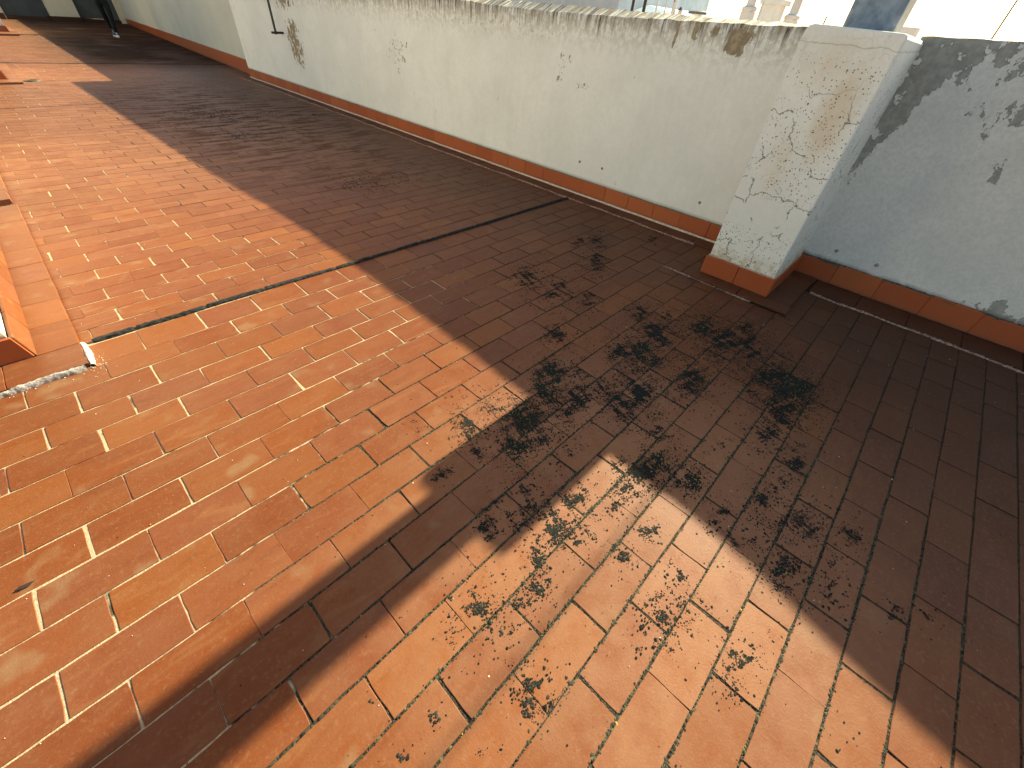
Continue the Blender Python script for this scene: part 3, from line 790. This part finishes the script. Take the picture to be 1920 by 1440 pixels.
LICHEN=[(2.223,1.831,0.062,-0.049,-0.114,-0.105,0.6),(2.863,1.642,0.055,-0.043,-0.121,-0.085,0.7),(3.206,1.886,0.062,-0.047,-0.143,-0.102,0.5),(2.251,1.569,0.06,-0.048,-0.112,-0.091,0.5),(2.335,1.335,0.035,-0.029,-0.069,-0.05,0.6),(2.482,1.001,0.035,-0.029,-0.069,-0.042,0.8),(3.711,1.585,0.039,-0.029,-0.101,-0.057,0.4),(1.778,1.181,0.04,-0.034,-0.065,-0.054,0.7),(2.425,0.816,0.055,-0.047,-0.108,-0.06,0.7),(2.673,0.582,0.046,-0.038,-0.094,-0.043,0.95),(2.291,0.714,0.052,-0.044,-0.099,-0.054,0.8),(2.562,0.407,0.054,-0.046,-0.107,-0.045,0.9),(2.722,0.27,0.055,-0.047,-0.113,-0.041,0.8),(1.974,0.838,0.04,-0.033,-0.068,-0.044,0.8),(2.045,0.701,0.052,-0.045,-0.094,-0.055,1.0),(1.489,0.995,0.039,-0.034,-0.058,-0.049,1.0),(1.626,0.856,0.027,-0.023,-0.042,-0.031,0.7),(2.076,0.398,0.041,-0.035,-0.073,-0.035,0.85),(1.733,0.542,0.048,-0.043,-0.078,-0.046,0.9),(1.565,0.55,0.03,-0.027,-0.045,-0.029,0.9),(1.328,0.87,0.041,-0.036,-0.057,-0.049,1.0),(1.423,0.763,0.033,-0.029,-0.048,-0.037,0.8),(1.102,0.832,0.057,-0.051,-0.073,-0.067,0.95),(2.491,0.078,0.055,-0.049,-0.109,-0.036,0.9),(2.482,-0.066,0.054,-0.047,-0.105,-0.03,1.0),(2.132,-0.103,0.042,-0.039,-0.078,-0.024,0.7),(2.07,0.385,0.033,-0.029,-0.06,-0.028,0.8),(2.428,0.069,0.042,-0.037,-0.084,-0.027,0.8),(2.451,-0.086,0.047,-0.042,-0.093,-0.026,0.95),(2.209,-0.052,0.035,-0.031,-0.066,-0.02,0.7),(1.924,-0.062,0.024,-0.022,-0.042,-0.015,0.85),(1.991,-0.075,0.024,-0.022,-0.044,-0.014,0.6),(1.711,0.073,0.031,-0.028,-0.05,-0.021,0.25),(1.996,-0.189,0.031,-0.029,-0.057,-0.016,0.35),(1.856,-0.237,0.027,-0.025,-0.046,-0.013,0.8),(1.695,-0.197,0.026,-0.024,-0.042,-0.013,0.5),(1.537,-0.188,0.02,-0.019,-0.032,-0.011,0.9),(1.388,0.079,0.028,-0.025,-0.04,-0.019,1.0),(1.508,-0.343,0.046,-0.045,-0.07,-0.02,0.85),(1.613,-0.51,0.032,-0.03,-0.05,-0.01,0.5),(1.291,-0.2,0.031,-0.029,-0.042,-0.016,0.4),(1.256,-0.08,0.023,-0.021,-0.031,-0.013,0.35),(1.353,-0.085,0.02,-0.018,-0.028,-0.012,0.6),(1.3,-0.358,0.025,-0.025,-0.037,-0.011,0.95),(1.209,-0.38,0.022,-0.021,-0.03,-0.009,0.5),(1.452,-0.506,0.018,-0.017,-0.027,-0.006,0.4),(1.322,-0.517,0.029,-0.028,-0.041,-0.009,0.45),(1.418,-0.695,0.019,-0.02,-0.03,-0.004,0.35),(1.501,-0.795,0.02,-0.019,-0.031,-0.003,0.25),(1.036,1.006,0.039,-0.036,-0.05,-0.052,0.45),(0.857,0.994,0.028,-0.026,-0.033,-0.038,0.75),(0.998,1.181,0.044,-0.039,-0.054,-0.062,0.15),(0.688,1.162,0.034,-0.031,-0.035,-0.049,0.1),(0.814,0.856,0.025,-0.022,-0.027,-0.03,0.4),(0.942,0.739,0.027,-0.026,-0.034,-0.032,1.0),(1.459,0.753,0.026,-0.023,-0.04,-0.029,0.8),(1.345,0.727,0.028,-0.025,-0.041,-0.032,0.6),(1.11,0.825,0.03,-0.027,-0.039,-0.036,0.8),(1.07,0.708,0.028,-0.026,-0.037,-0.032,0.55),(1.139,0.557,0.034,-0.032,-0.045,-0.035,0.45),(1.557,0.558,0.026,-0.024,-0.041,-0.026,0.9),(1.618,0.702,0.027,-0.024,-0.044,-0.03,0.7),(1.76,0.558,0.028,-0.024,-0.046,-0.027,0.9),(1.571,0.343,0.031,-0.029,-0.049,-0.027,0.5),(1.277,0.235,0.033,-0.031,-0.046,-0.027,0.9),(1.384,0.228,0.034,-0.032,-0.05,-0.027,0.95),(1.151,0.25,0.019,-0.018,-0.024,-0.016,0.9),(1.232,0.357,0.016,-0.015,-0.023,-0.015,0.9),(0.603,0.865,0.018,-0.016,-0.017,-0.022,0.6),(0.577,0.548,0.016,-0.015,-0.015,-0.017,0.75),(0.642,0.572,0.03,-0.029,-0.032,-0.032,0.4),(0.823,0.574,0.032,-0.031,-0.038,-0.034,0.4),(0.754,0.499,0.015,-0.014,-0.016,-0.015,0.8),(0.983,0.387,0.03,-0.029,-0.038,-0.029,0.25),(1.037,0.25,0.018,-0.017,-0.022,-0.015,0.6),(0.784,0.372,0.05,-0.047,-0.054,-0.045,0.6),(0.875,0.361,0.036,-0.035,-0.043,-0.033,0.5),(0.809,0.264,0.021,-0.02,-0.024,-0.017,0.55),(1.05,0.086,0.024,-0.023,-0.031,-0.018,0.6),(0.619,0.312,0.021,-0.02,-0.022,-0.019,0.75),(0.367,0.341,0.031,-0.031,-0.027,-0.029,0.7),(0.557,0.251,0.015,-0.014,-0.014,-0.013,0.7),(0.465,0.243,0.014,-0.013,-0.013,-0.011,0.55),(0.873,0.094,0.017,-0.017,-0.02,-0.013,0.55),(0.826,-0.112,0.024,-0.024,-0.028,-0.015,0.75),(0.959,-0.07,0.024,-0.024,-0.03,-0.016,0.35),(0.798,-0.123,0.018,-0.018,-0.021,-0.011,0.8),(0.698,-0.072,0.02,-0.019,-0.021,-0.012,0.35),(0.941,-0.369,0.016,-0.016,-0.02,-0.007,0.4),(0.848,-0.359,0.032,-0.033,-0.038,-0.014,0.45),(0.771,-0.368,0.014,-0.014,-0.015,-0.006,0.7),(0.712,-0.186,0.024,-0.024,-0.027,-0.014,0.1),(0.948,-0.203,0.023,-0.023,-0.028,-0.013,0.1),(0.896,-0.646,0.021,-0.021,-0.025,-0.005,0.15),(0.544,0.254,0.014,-0.014,-0.014,-0.012,0.75),(0.472,0.244,0.013,-0.013,-0.013,-0.012,0.6),(0.371,0.23,0.019,-0.018,-0.016,-0.016,0.2),(0.222,0.367,0.019,-0.018,-0.014,-0.018,0.15),(0.335,0.076,0.019,-0.019,-0.016,-0.014,0.7),(0.278,0.06,0.015,-0.015,-0.012,-0.011,0.85),(0.375,0.053,0.018,-0.018,-0.015,-0.013,0.4),(0.142,0.259,0.009,-0.009,-0.006,-0.008,0.6),(0.071,0.223,0.016,-0.016,-0.011,-0.014,0.25),(-0.038,0.225,0.015,-0.015,-0.009,-0.013,0.35),(0.116,0.068,0.017,-0.017,-0.012,-0.013,0.12),(-0.031,0.378,0.014,-0.015,-0.009,-0.014,0.15),(2.426,4.418,0.162,-0.102,-0.105,-0.171,0.7),(2.826,4.395,0.116,-0.071,-0.083,-0.121,0.5),(2.19,4.398,0.061,-0.04,-0.039,-0.068,0.4),(2.112,6.952,0.13,-0.064,-0.079,-0.207,0.6),(3.638,7.868,0.081,-0.033,-0.069,-0.135,0.6),(3.724,4.225,0.053,-0.031,-0.045,-0.051,0.6),(2.209,8.438,0.353,-0.141,-0.207,-0.627,0.35),(2.683,8.248,0.319,-0.127,-0.211,-0.545,0.3),(2.663,6.182,0.134,-0.069,-0.092,-0.185,0.2),(3.085,5.493,0.111,-0.061,-0.085,-0.138,0.2),(3.448,3.707,0.1,-0.064,-0.082,-0.089,0.15),(2.775,6.805,0.192,-0.092,-0.133,-0.284,0.2)]

W = [(RS.uniform(2, 9), RS.uniform(2, 9), RS.uniform(0, 6.28)) for _ in range(7)]
def vn(x, y, s=1.0):
    v = 0
    for a, b, p in W: v = v + np.sin(x * a * s + y * b * s * .7 + p) * np.cos(y * a * s - x * b * .6 * s + p * 2)
    return v / 3.0
Cs, Rr, Tt, Hh = [], [], [], []
def put(x, y, r, t, h, z=.0012):
    Cs.append(np.stack([x, y, np.full(len(x), z)], -1)); Rr.append(r); Tt.append(t); Hh.append(h)
yellow_spots = {(1323, 613), (1493, 727)}
for cx, cy, ax, ay, bx, by, d in LICHEN:
    far_c = cy > 3
    A = np.pi * abs(ax * by - ay * bx) * 2.0
    sp = 3.0e-5 if not far_c else 2.2e-4
    n = int(min(9000, d ** 1.25 * A * 5.2 / sp)) + 30
    if far_c: n = int(n * .33)
    ns = 9 if not far_c else 20
    sx, sy = RS.normal(0, .6, ns), RS.normal(0, .6, ns)
    wts = RS.dirichlet(np.ones(ns) * 1.2)
    idx = RS.choice(ns, n, p=wts)
    el = RS.uniform(.15, .5, ns)[idx]
    u = sx[idx] + RS.normal(0, 1, n) * el; v = sy[idx] + RS.normal(0, 1, n) * el * .7
    stray = RS.random_sample(n) < .42
    q = RS.uniform(.8, 1.9)
    u = np.where(stray, RS.normal(0, q, n), u); v = np.where(stray, RS.normal(0, q, n), v)
    x = cx + u * ax + v * bx; y = cy + u * ay + v * by
    g = vn(x, y, 8) + .8 * vn(x + 3, y - 2, 23) + .6 * vn(x - 1, y + 5, 61)
    keep = g + RS.normal(0, .25, n) > (.75 - 1.1 * d if not far_c else .1)
    x, y = x[keep], y[keep]; n = len(x)
    r = np.clip(RS.lognormal(math.log(.0023), .45, n), .0010, .0062) * (1 if not far_c else 2.0)
    t = RS.beta(1.1, 4.0, n) * .65
    if d >= .95: t = np.where(RS.random_sample(n) < .05, .95, t)
    put(x, y, r, t, r * .4)
# thin general scatter over the damp zone
n = 5200
x = RS.normal(1.25, .85, n); y = RS.normal(.35, .75, n)
k = (vn(x, y, 4) + RS.normal(0, .35, n)) > .62
x, y = x[k], y[k]; n = len(x)
r = np.clip(RS.lognormal(math.log(.0019), .3, n), .001, .004)
put(x, y, r, RS.beta(1.2, 3, n) * .6, r * .4)
# moss along the joints
LC = np.array([(c[0], c[1]) for c in LICHEN]); LD = np.array([c[6] for c in LICHEN])
def damp(x, y):
    d = np.exp(-(((x - 1.35) / 1.15) ** 2 + ((y - .3) / 1.0) ** 2))
    q = ((x[:, None] - LC[None, :, 0]) ** 2 + (y[:, None] - LC[None, :, 1]) ** 2) / .09 ** 2
    return d, np.clip((np.exp(-q) * LD[None, :]).sum(1), 0, 1.4)
for v0, v1, ph, L in rows:
    if v1 > 2.9 or v1 < -1.6: continue
    n = 7000
    x = RS.uniform(-1.2, 3.6, n); y = np.full(n, v1)
    d, l = damp(x, y)
    p = np.clip(d * 1.25 - .18 + .55 * vn(x * .5, y + 1, 3) * d, 0, 1) * .95 + l * .7
    k = RS.random_sample(n) < p
    x, y, d = x[k], y[k] + RS.normal(0, .0030, k.sum()) * (1 + 1.6 * np.clip(l[k], 0, 1)), d[k]; n = len(x)
    r = np.clip(RS.lognormal(math.log(.0034), .38, n), .0016, .0080)
    put(x, y, r, np.clip(RS.normal(.42, .22, n), .02, .88) + (RS.random_sample(n) < .012) * .4, r * .5, -.0015)
    # short joints
    xj = ph + math.floor((-1.2 - ph) / L) * L
    while xj < 3.6:
        m_ = 240
        y = RS.uniform(v0, v1, m_); x = np.full(m_, xj)
        d, l = damp(x, y)
        s = RS.uniform(.0, 1.0) ** 1.5
        kk = RS.random_sample(m_) < np.clip(d - .25, 0, 1) * s * .9 + l * s * .8
        x, y = x[kk] + RS.normal(0, .0018 + .005 * s * s * RS.random_sample(), kk.sum()), y[kk]; n2 = len(x)
        if n2:
            r = np.clip(RS.lognormal(math.log(.0025), .3, n2), .0014, .005)
            put(x, y, r, np.clip(RS.normal(.35, .2, n2), .02, .85), r * .5, -.002)
        xj += L
# grit caught along the wall foot
n = 2600
x = np.concatenate([3.945 + RS.normal(0, .012, n // 2), 3.838 + RS.normal(0, .012, n // 4), 3.27 + RS.normal(0, .010, n // 4)])
y = np.concatenate([RS.uniform(1.2, 8, n // 2), RS.uniform(-1.6, .25, n // 4), RS.uniform(.2, 1.1, n // 4)])
k = vn(x, y, 5) + RS.normal(0, .4, n) > .2
x, y = x[k], y[k]; n = len(x)
r = np.clip(RS.lognormal(math.log(.0030), .4, n), .0015, .007)
put(x, y, r, RS.beta(1.2, 2.5, n) * .8, r * .6)
specks('lichen', np.concatenate(Cs), np.concatenate(Rr), np.concatenate(Tt), np.concatenate(Hh), M['lichen'],
       'black lichen specks and olive moss spreading over tiles and joints in front of the pier')
# pale crumbs of mortar and grit
n = 420
x = RS.uniform(-1.5, 3.8, n); y = RS.uniform(-1.4, 4.5, n)
ex = [(-.26 + RS.normal(0, .03), 2.6 + RS.normal(0, .05)) for _ in range(60)] + [(RS.uniform(-.9, -.2), 2.56 + RS.normal(0, .02)) for _ in range(25)]
x = np.concatenate([x, [p[0] for p in ex]]); y = np.concatenate([y, [p[1] for p in ex]])
r = np.clip(RS.lognormal(math.log(.0015), .4, len(x)), .0008, .0048)
specks('mortar_crumbs', np.stack([x, y, np.full(len(x), .0012)], -1), r, np.zeros(len(x)), r * .9, M['whitecem'], 'tiny pale crumbs of mortar scattered over the tiles', n=5)
# rough moss crest along the top edge of the wall
# ---------------------------------------------------------------- dry leaf
bm = bmesh.new()
pts = [(-.028, 0, .004), (-.012, .007, .006), (.006, .008, .003), (.026, .001, .007), (.008, -.005, .002), (-.012, -.006, .003)]
vs = [bm.verts.new(p) for p in pts]; c = bm.verts.new((0, 0, .0085))
for k in range(6): bm.faces.new((vs[k], vs[(k + 1) % 6], c))
lf = bm_obj('dry_leaf', bm, mat_simple('dark_dry_leaf', (.03, .015, .01), (.05, .03, .02)), None, (-.435, 1.03, .001))
lf.rotation_euler = (0, 0, -.1)
tag(lf, 'tiny dark curled leaf lying on the sunlit tiles near the left edge', 'leaf')
g_ = Vector(((50 - 960) / FPX, (1099 - 720) / FPX, 1)); d_ = to_cam.transposed() @ g_; lf.location = (d_.x * -1.5 / d_.z, d_.y * -1.5 / d_.z, .001)

# ---------------------------------------------------------------- person walking at the far end
person = empty('person', (3.55, 21.0, 0), math.radians(-9.6))
tag(person, 'person in black trousers and black and white sneakers walking near the dark doors', 'person')
def skin(name, joints, edges, mat, parent, levels=2, root=0):
    me = bpy.data.meshes.new(name)
    me.from_pydata([j[0] for j in joints], edges, [])
    o = bpy.data.objects.new(name, me); col.objects.link(o); o.parent = parent
    me.materials.append(mat)
    md = o.modifiers.new('skin', 'SKIN'); md.use_smooth_shade = True
    sv = me.skin_vertices[0].data
    for i, j in enumerate(joints):
        r = j[1]; sv[i].radius = r if isinstance(r, tuple) else (r, r)
        sv[i].use_root = (i == root)
    ms = o.modifiers.new('sub', 'SUBSURF'); ms.levels = levels; ms.render_levels = levels
    return o
m_skin = mat_simple('skin', (.52, .33, .24), (.58, .38, .28), 5, .55, .4, .05)
m_trou = mat_simple('black_trouser_cloth', (.008, .009, .010), (.016, .017, .019), 40, .85, .2, .2)
m_jack = mat_simple('dark_jacket_cloth', (.02, .022, .028), (.03, .033, .04), 40, .85, .2, .2)
m_shoe = mat_simple('black_shoe_canvas', (.012, .012, .016), (.02, .02, .028), 40, .7, .3, .2)
m_sole = mat_simple('white_shoe_rubber', (.74, .74, .76), (.80, .80, .82), 10, .5, .5, .05)
m_hair = mat_simple('dark_brown_hair', (.02, .013, .009), (.04, .026, .018), 60, .6, .4, .4, aniso=(6, 6, 1))
# facing -y; front foot (left foot of the walker) at origin side +x
J = [((0, .16, .93), (.145, .10)), ((0, .15, 1.12), (.125, .09)), ((0, .14, 1.30), (.155, .10)), ((0, .145, 1.42), (.10, .075)), ((0, .135, 1.50), .052), ((0, .12, 1.58), (.070, .082)), ((0, .11, 1.67), (.074, .090)),
     ((.095, .14, .86), .085), ((.075, .055, .50), .056), ((.035, .03, .12), .036), ((.035, .0, .05), .036), ((.035, -.10, .035), .030),
     ((-.095, .17, .86), .085), ((-.070, .22, .49), .055), ((-.020, .40, .17), .036), ((-.020, .38, .09), .034), ((-.020, .28, .05), .028),
     ((.185, .14, 1.39), .052), ((.235, .17, 1.12), .040), ((.16, -.02, 1.10), .030), ((.13, -.08, 1.12), .030),
     ((-.185, .14, 1.39), .052), ((-.235, .16, 1.12), .040), ((-.15, -.03, 1.12), .030), ((-.12, -.09, 1.14), .030)]
E_ = [(0, 1), (1, 2), (2, 3), (3, 4), (4, 5), (5, 6), (0, 7), (7, 8), (8, 9), (9, 10), (10, 11), (0, 12), (12, 13), (13, 14), (14, 15), (15, 16), (3, 17), (17, 18), (18, 19), (19, 20), (3, 21), (21, 22), (22, 23), (23, 24)]
body = skin('body', J, E_, m_skin, person)
for s, hx, hy, hz in ((1, .120, -.10, .32), (-1, -.110, -.11, .34)):
    for q in range(4):
        yy = hy - .035 + q * .021; ln = (.060, .072, .068, .055)[q]
        skin('finger', [((hx, hy + .01, .80 + hz + q * .021 - .03), .010), ((hx - s * .012, hy - ln * .55, .80 + hz + q * .021 - .034), .009), ((hx - s * .030, hy - ln, .80 + hz + q * .021 - .042), .0075)], [(0, 1), (1, 2)], m_skin, person, 1)
    skin('thumb', [((hx, hy + .015, .85 + hz), .012), ((hx - s * .020, hy - .020, .875 + hz), .010), ((hx - s * .030, hy - .042, .885 + hz), .008)], [(0, 1), (1, 2)], m_skin, person, 1)
skin('trousers', [((0, .16, .97), (.150, .112)), ((0, .16, .90), (.160, .118)), ((.095, .14, .82), .098), ((.078, .06, .50), .074), ((.052, .035, .28), .066), ((.036, .025, .085), .060),
                  ((-.095, .17, .82), .098), ((-.072, .22, .50), .074), ((-.042, .33, .30), .062), ((-.021, .41, .165), .056)],
     [(0, 1), (1, 2), (2, 3), (3, 4), (4, 5), (1, 6), (6, 7), (7, 8), (8, 9)], m_trou, person)
skin('jacket', [((0, .16, .92), (.162, .122)), ((0, .15, 1.12), (.146, .108)), ((0, .14, 1.31), (.172, .118)), ((0, .145, 1.42), (.115, .085)), ((0, .14, 1.475), .062),
                ((.190, .14, 1.39), .064), ((.238, .17, 1.12), .052), ((.175, .01, 1.10), .042), ((-.190, .14, 1.39), .064), ((-.238, .16, 1.12), .052), ((-.165, .0, 1.12), .042)],
     [(0, 1), (1, 2), (2, 3), (3, 4), (3, 5), (5, 6), (6, 7), (3, 8), (8, 9), (9, 10)], m_jack, person)
skin('hair', [((0, .155, 1.62), (.070, .060)), ((0, .135, 1.70), (.082, .090)), ((0, .105, 1.735), (.070, .080)), ((0, .17, 1.52), (.055, .03))], [(0, 1), (1, 2), (0, 3)], m_hair, person)
for s in (-1, 1):
    bm = bmesh.new(); bmesh.ops.create_uvsphere(bm, u_segments=10, v_segments=8, radius=.011, matrix=Matrix.Translation((s * .029, .036, 1.645)))
    bm_obj('eye', bm, M['blackmetal'], person, smooth=True)
    bm = bmesh.new(); bmesh.ops.create_uvsphere(bm, u_segments=10, v_segments=8, radius=.024, matrix=Matrix.Translation((s * .074, .125, 1.63)) @ Matrix.Diagonal((.35, .6, 1.1, 1)))
    bm_obj('ear', bm, m_skin, person, smooth=True)
skin('nose', [((0, .040, 1.645), .008), ((0, .018, 1.612), .012)], [(0, 1)], m_skin, person, 1)
skin('mouth', [((-.022, .034, 1.580), .005), ((0, .026, 1.578), .007), ((.022, .034, 1.580), .005)], [(0, 1), (1, 2)], mat_simple('lips', (.42, .17, .14), (.45, .2, .16)), person, 1, 1)
def shoe(px, py, pz, pitch):
    e = empty('shoe', (px, py, pz)); e.parent = person; e.rotation_euler = (pitch, 0, 0)
    # outline of the sole, toe towards -y
    out = [(0, .045), (.030, .035), (.036, 0), (.036, -.06), (.046, -.13), (.046, -.18), (.034, -.222), (0, -.238)]
    out = out + [(-a, b) for a, b in out[-2:0:-1]]
    def lay(s, z, dy=0): return [(a * s, (b + .09) * s - .09 + dy, z) for a, b in out]
    o = loft('sole', [lay(.96, 0), lay(1.05, .008), lay(1.05, .028), lay(.98, .032)], m_sole, smooth=False); o.parent = e
    rings = []
    for s, z in ((.97, .030), (.94, .045), (.84, .062)): rings.append(lay(s, z))
    def up(z, f):
        r = []
        for a, b in out:
            bb = max(b, f); r.append((a * .80, bb * .9, z + (0 if b > f else 0)))
        return r
    rings.append(up(.078, -.12)); rings.append(up(.105, -.055)); rings.append(up(.118, -.045))
    o = loft('upper', rings, m_shoe, smooth=True); o.parent = e
    tc = [[(a * .99, b, .032) for a, b in out if b < -.12], [(a * .90, b + .006, .052) for a, b in out if b < -.12], [(a * .55, b + .03, .066) for a, b in out if b < -.12]]
    o = loft('toe_cap', tc, m_sole, closed=False, smooth=True); o.parent = e
    bm = bmesh.new()
    for k in range(4):
        z = .070 + k * .011; yy = -.118 + k * .020
        add_box(bm, -.026, .026, yy - .006, yy + .004, z, z + .007, .001, 1)
    o = bm_obj('laces', bm, m_sole); o.parent = e
    return e
shoe(.036, .05, 0, 0); shoe(-.021, .42, .10, math.radians(38))

# ---------------------------------------------------------------- town beyond the wall
def P(R, y40, z40): return (R, y40 * R / 40, 1.5 + (z40 - 1.5) * R / 40)
# building with blue-grey roof
bl = empty('building', (46, 26, -16))
tag(bl, 'pale building with blue-grey metal roof rising beyond the parapet wall', 'building')
bm = bmesh.new(); add_box(bm, 42, 60, 18.0, 52, -16, 1.66); under(bm_obj('wall', bm, M['citywhite']), bl)
rf = [(41.4, 17.6, 1.70), (41.4, 27.5, 1.74), (60.5, 27.5, 1.74), (60.5, 17.6, 1.70), (45, 20.5, 1.95), (47, 24.5, 2.55), (56, 24.5, 2.55), (57, 20.5, 1.95), (47, 27.5, 2.9), (56, 27.5, 2.9)]
ro = mesh_obj('roof', rf, [(0, 4, 7, 3), (0, 1, 8, 5), (0, 5, 4), (4, 5, 6, 7), (5, 8, 9, 6), (3, 7, 6), (3, 6, 9, 2), (1, 2, 9, 8), (0, 3, 2, 1)], M['cityroof'])
bm = bmesh.new(); bm.from_mesh(ro.data); bmesh.ops.recalc_face_normals(bm, faces=bm.faces); bm.to_mesh(ro.data); bm.free(); under(ro, bl)
bm = bmesh.new(); add_box(bm, 42, 60, 27.55, 52, 1.66, 4.5); under(bm_obj('upper_wall', bm, M['citywhite']), bl)
for k in range(9):
    yk = 19.4 + k * .92
    w = under(box('window', 41.9, 42.004, yk, yk + .5, -.6, .5, M['citydark']), bl)
poles = [(1187, 8, 'black', .09, 30), (1208, 14, 'black', .10, 30), (1233, 6, 'white', .05, 34), (1250, 5, 'white', .04, 34), (1267, 9, 'grey', .09, 38)]
pdesc = {1187: 'left one of two short black pipes on the blue-grey roof', 1208: 'right one of two short black pipes on the blue-grey roof', 1233: 'thin white pole leftmost in front of the blue-grey roof',
         1250: 'thin white pole next to the thick grey one before the blue-grey roof', 1267: 'stout grey chimney pipe near the low end of the blue-grey roof'}
def ray_at(px, py, R):
    d = to_cam.transposed() @ Vector(((px - 960) / FPX, (py - 720) / FPX, 1)); t = R / d.x
    return Vector((R, d.y * t, 1.5 + d.z * t))
for px, py, c, rad, R in poles:
    a = ray_at(px, py, R)
    m_ = M['blackmetal'] if c == 'black' else (M['citywhite'] if c == 'white' else M['citytan'])
    r_ = empty('roof_pipe', (a.x, a.y, 0)); tag(r_, pdesc[px], 'pipe', 'pipes in front of the blue-grey roof')
    top = 1.5 + (3.2 - 1.5) * R / 40
    bm = bmesh.new(); add_tube(bm, [(a.x, a.y, -2), (a.x, a.y, top)], rad, 8); under(bm_obj('pipe', bm, m_), r_)
    bm = bmesh.new(); add_tube(bm, [(a.x, a.y, top), (a.x, a.y, top + .12)], [rad * 1.7, rad * .5], 8); under(bm_obj('cowl', bm, m_), r_)
def small_chimney(px, ytop, R, w, label):
    a = ray_at(px, ytop, R); r_ = empty('roof_pipe', (a.x, a.y, 0)); tag(r_, label, 'pipe', 'pipes in front of the blue-grey roof')
    bm = bmesh.new(); add_tube(bm, [(a.x, a.y, -2), (a.x, a.y, a.z)], w, 8); under(bm_obj('pipe', bm, M['citytan']), r_)
    bm = bmesh.new(); add_tube(bm, [(a.x, a.y, a.z), (a.x, a.y, a.z + w * 1.2)], [w * 1.5, w * .3], 8); under(bm_obj('cowl', bm, M['citydark']), r_)
small_chimney(1265, 3, 36, .07, 'slim grey pipe standing on the ridge of the blue-grey roof')
small_chimney(1276, 19, 36, .14, 'stubby pipe with dark cowl at the right foot of the blue-grey roof')
# flat cap of a vent just beyond the wall
v0_ = ray_at(1308, 24, 9)
vc = empty('vent_cap', (9, v0_.y, 0)); tag(vc, 'flat dark grey vent cap peeping over the top of the parapet wall', 'vent')
bm = bmesh.new(); add_tube(bm, [(9, v0_.y, v0_.z - .018), (9, v0_.y, v0_.z + .012), (9, v0_.y, v0_.z + .028)], [.155, .155, .10], 24); under(bm_obj('cap', bm, M['citydark']), vc)
bm = bmesh.new(); add_tube(bm, [(9, v0_.y, -.3), (9, v0_.y, v0_.z - .018)], .085, 20); under(bm_obj('shaft', bm, M['citywhite']), vc)
nb = box('neighbour_roof', 4.45, 39, -25, 60, -16, -.3, M['slab']); tag(nb, 'flat roof of the neighbouring building hidden beyond the parapet wall', 'building')
# chimney group
def stack(px0, px1, ptop, pb, R, kind, label):
    a, b = ray_at(px0, pb, R), ray_at(px1, pb, R); yc, w = (a.y + b.y) / 2, abs(a.y - b.y)
    t = empty('chimney', (R, yc, -.3)); tag(t, label, 'chimney', 'white chimneys beyond the parapet wall')
    zt = ray_at((px0 + px1) / 2, ptop, R).z
    if kind == 'pot':
        under(box('base', R - w / 2, R + w / 2, yc - w / 2, yc + w / 2, -.3, zt, M['citywhite']), t)
        bm = bmesh.new(); add_tube(bm, [(R, yc, zt), (R, yc, zt + w * .12), (R, yc, zt + w * .30), (R, yc, zt + w * .42)], [w * .55, w * .66, w * .66, w * .45], 14); under(bm_obj('collar', bm, M['citywhite']), t)
        bm = bmesh.new(); add_tube(bm, [(R, yc, zt + w * .40), (R, yc, zt + w * 3.2)], [w * .40, w * .27], 16); under(bm_obj('pot', bm, M['citytan']), t)
    else:
        under(box('shaft', R - w / 2, R + w / 2, yc - w / 2, yc + w / 2, -.3, zt, M['citywhite']), t)
        under(box('coping', R - w * .66, R + w * .66, yc - w * .66, yc + w * .66, zt, zt + w * .22, M['citywhite']), t)
        bm = bmesh.new(); add_tube(bm, [(R, yc, zt), (R, yc, zt + w * 1.8)], w * .22, 12); under(bm_obj('pipe', bm, M['citytan']), t)
        for q in (-.3, .25): under(box('panel_joint', R - w * .515, R - w * .50, yc + q * w - .012, yc + q * w + .012, 0, zt - .03, M['citytan']), t)
stack(1388, 1408, 22, 38, 22, 'pot', 'leftmost white chimney with a round tapered pot')
stack(1424, 1457, 9, 42, 24, 'box', 'middle white square chimney with coping and thin pipe')
stack(1470, 1492, 38, 43, 22, 'pot', 'white chimney with tapered pot nearest to the pier')
a = ray_at(1418, 42, 20)
bm = bmesh.new(); add_tube(bm, [(20, a.y, -.3), (20, a.y, 3.4)], .035, 8); o = bm_obj('pole', bm, M['citywhite']); tag(o, 'thin white pole between the left and middle white chimneys', 'pole')
a = ray_at(1548, 36, 10)
bm = bmesh.new(); add_tube(bm, [(10, a.y, -.3), (10, a.y, ray_at(1551, 31, 10).z)], .012, 8); o = bm_obj('rod', bm, M['citydark']); tag(o, 'very short thin rod tip showing above the pier just left of the flue', 'rod')
a = ray_at(1694, 54, 18)
o = box('coping_block', 17.9, 18.5, a.y - .32, a.y + .32, -.3, ray_at(1694, 50, 18).z, M['citywhite']); tag(o, 'low white block top just visible to the right of the flue', 'block')
a = ray_at(1854, 81, 6)
bm = bmesh.new(); add_tube(bm, [(6, a.y, -.3), (6, a.y, 3.5)], .007, 8); o = bm_obj('mast', bm, M['citydark']); tag(o, 'thin grey aerial mast beyond the peeling end of the parapet wall', 'mast')
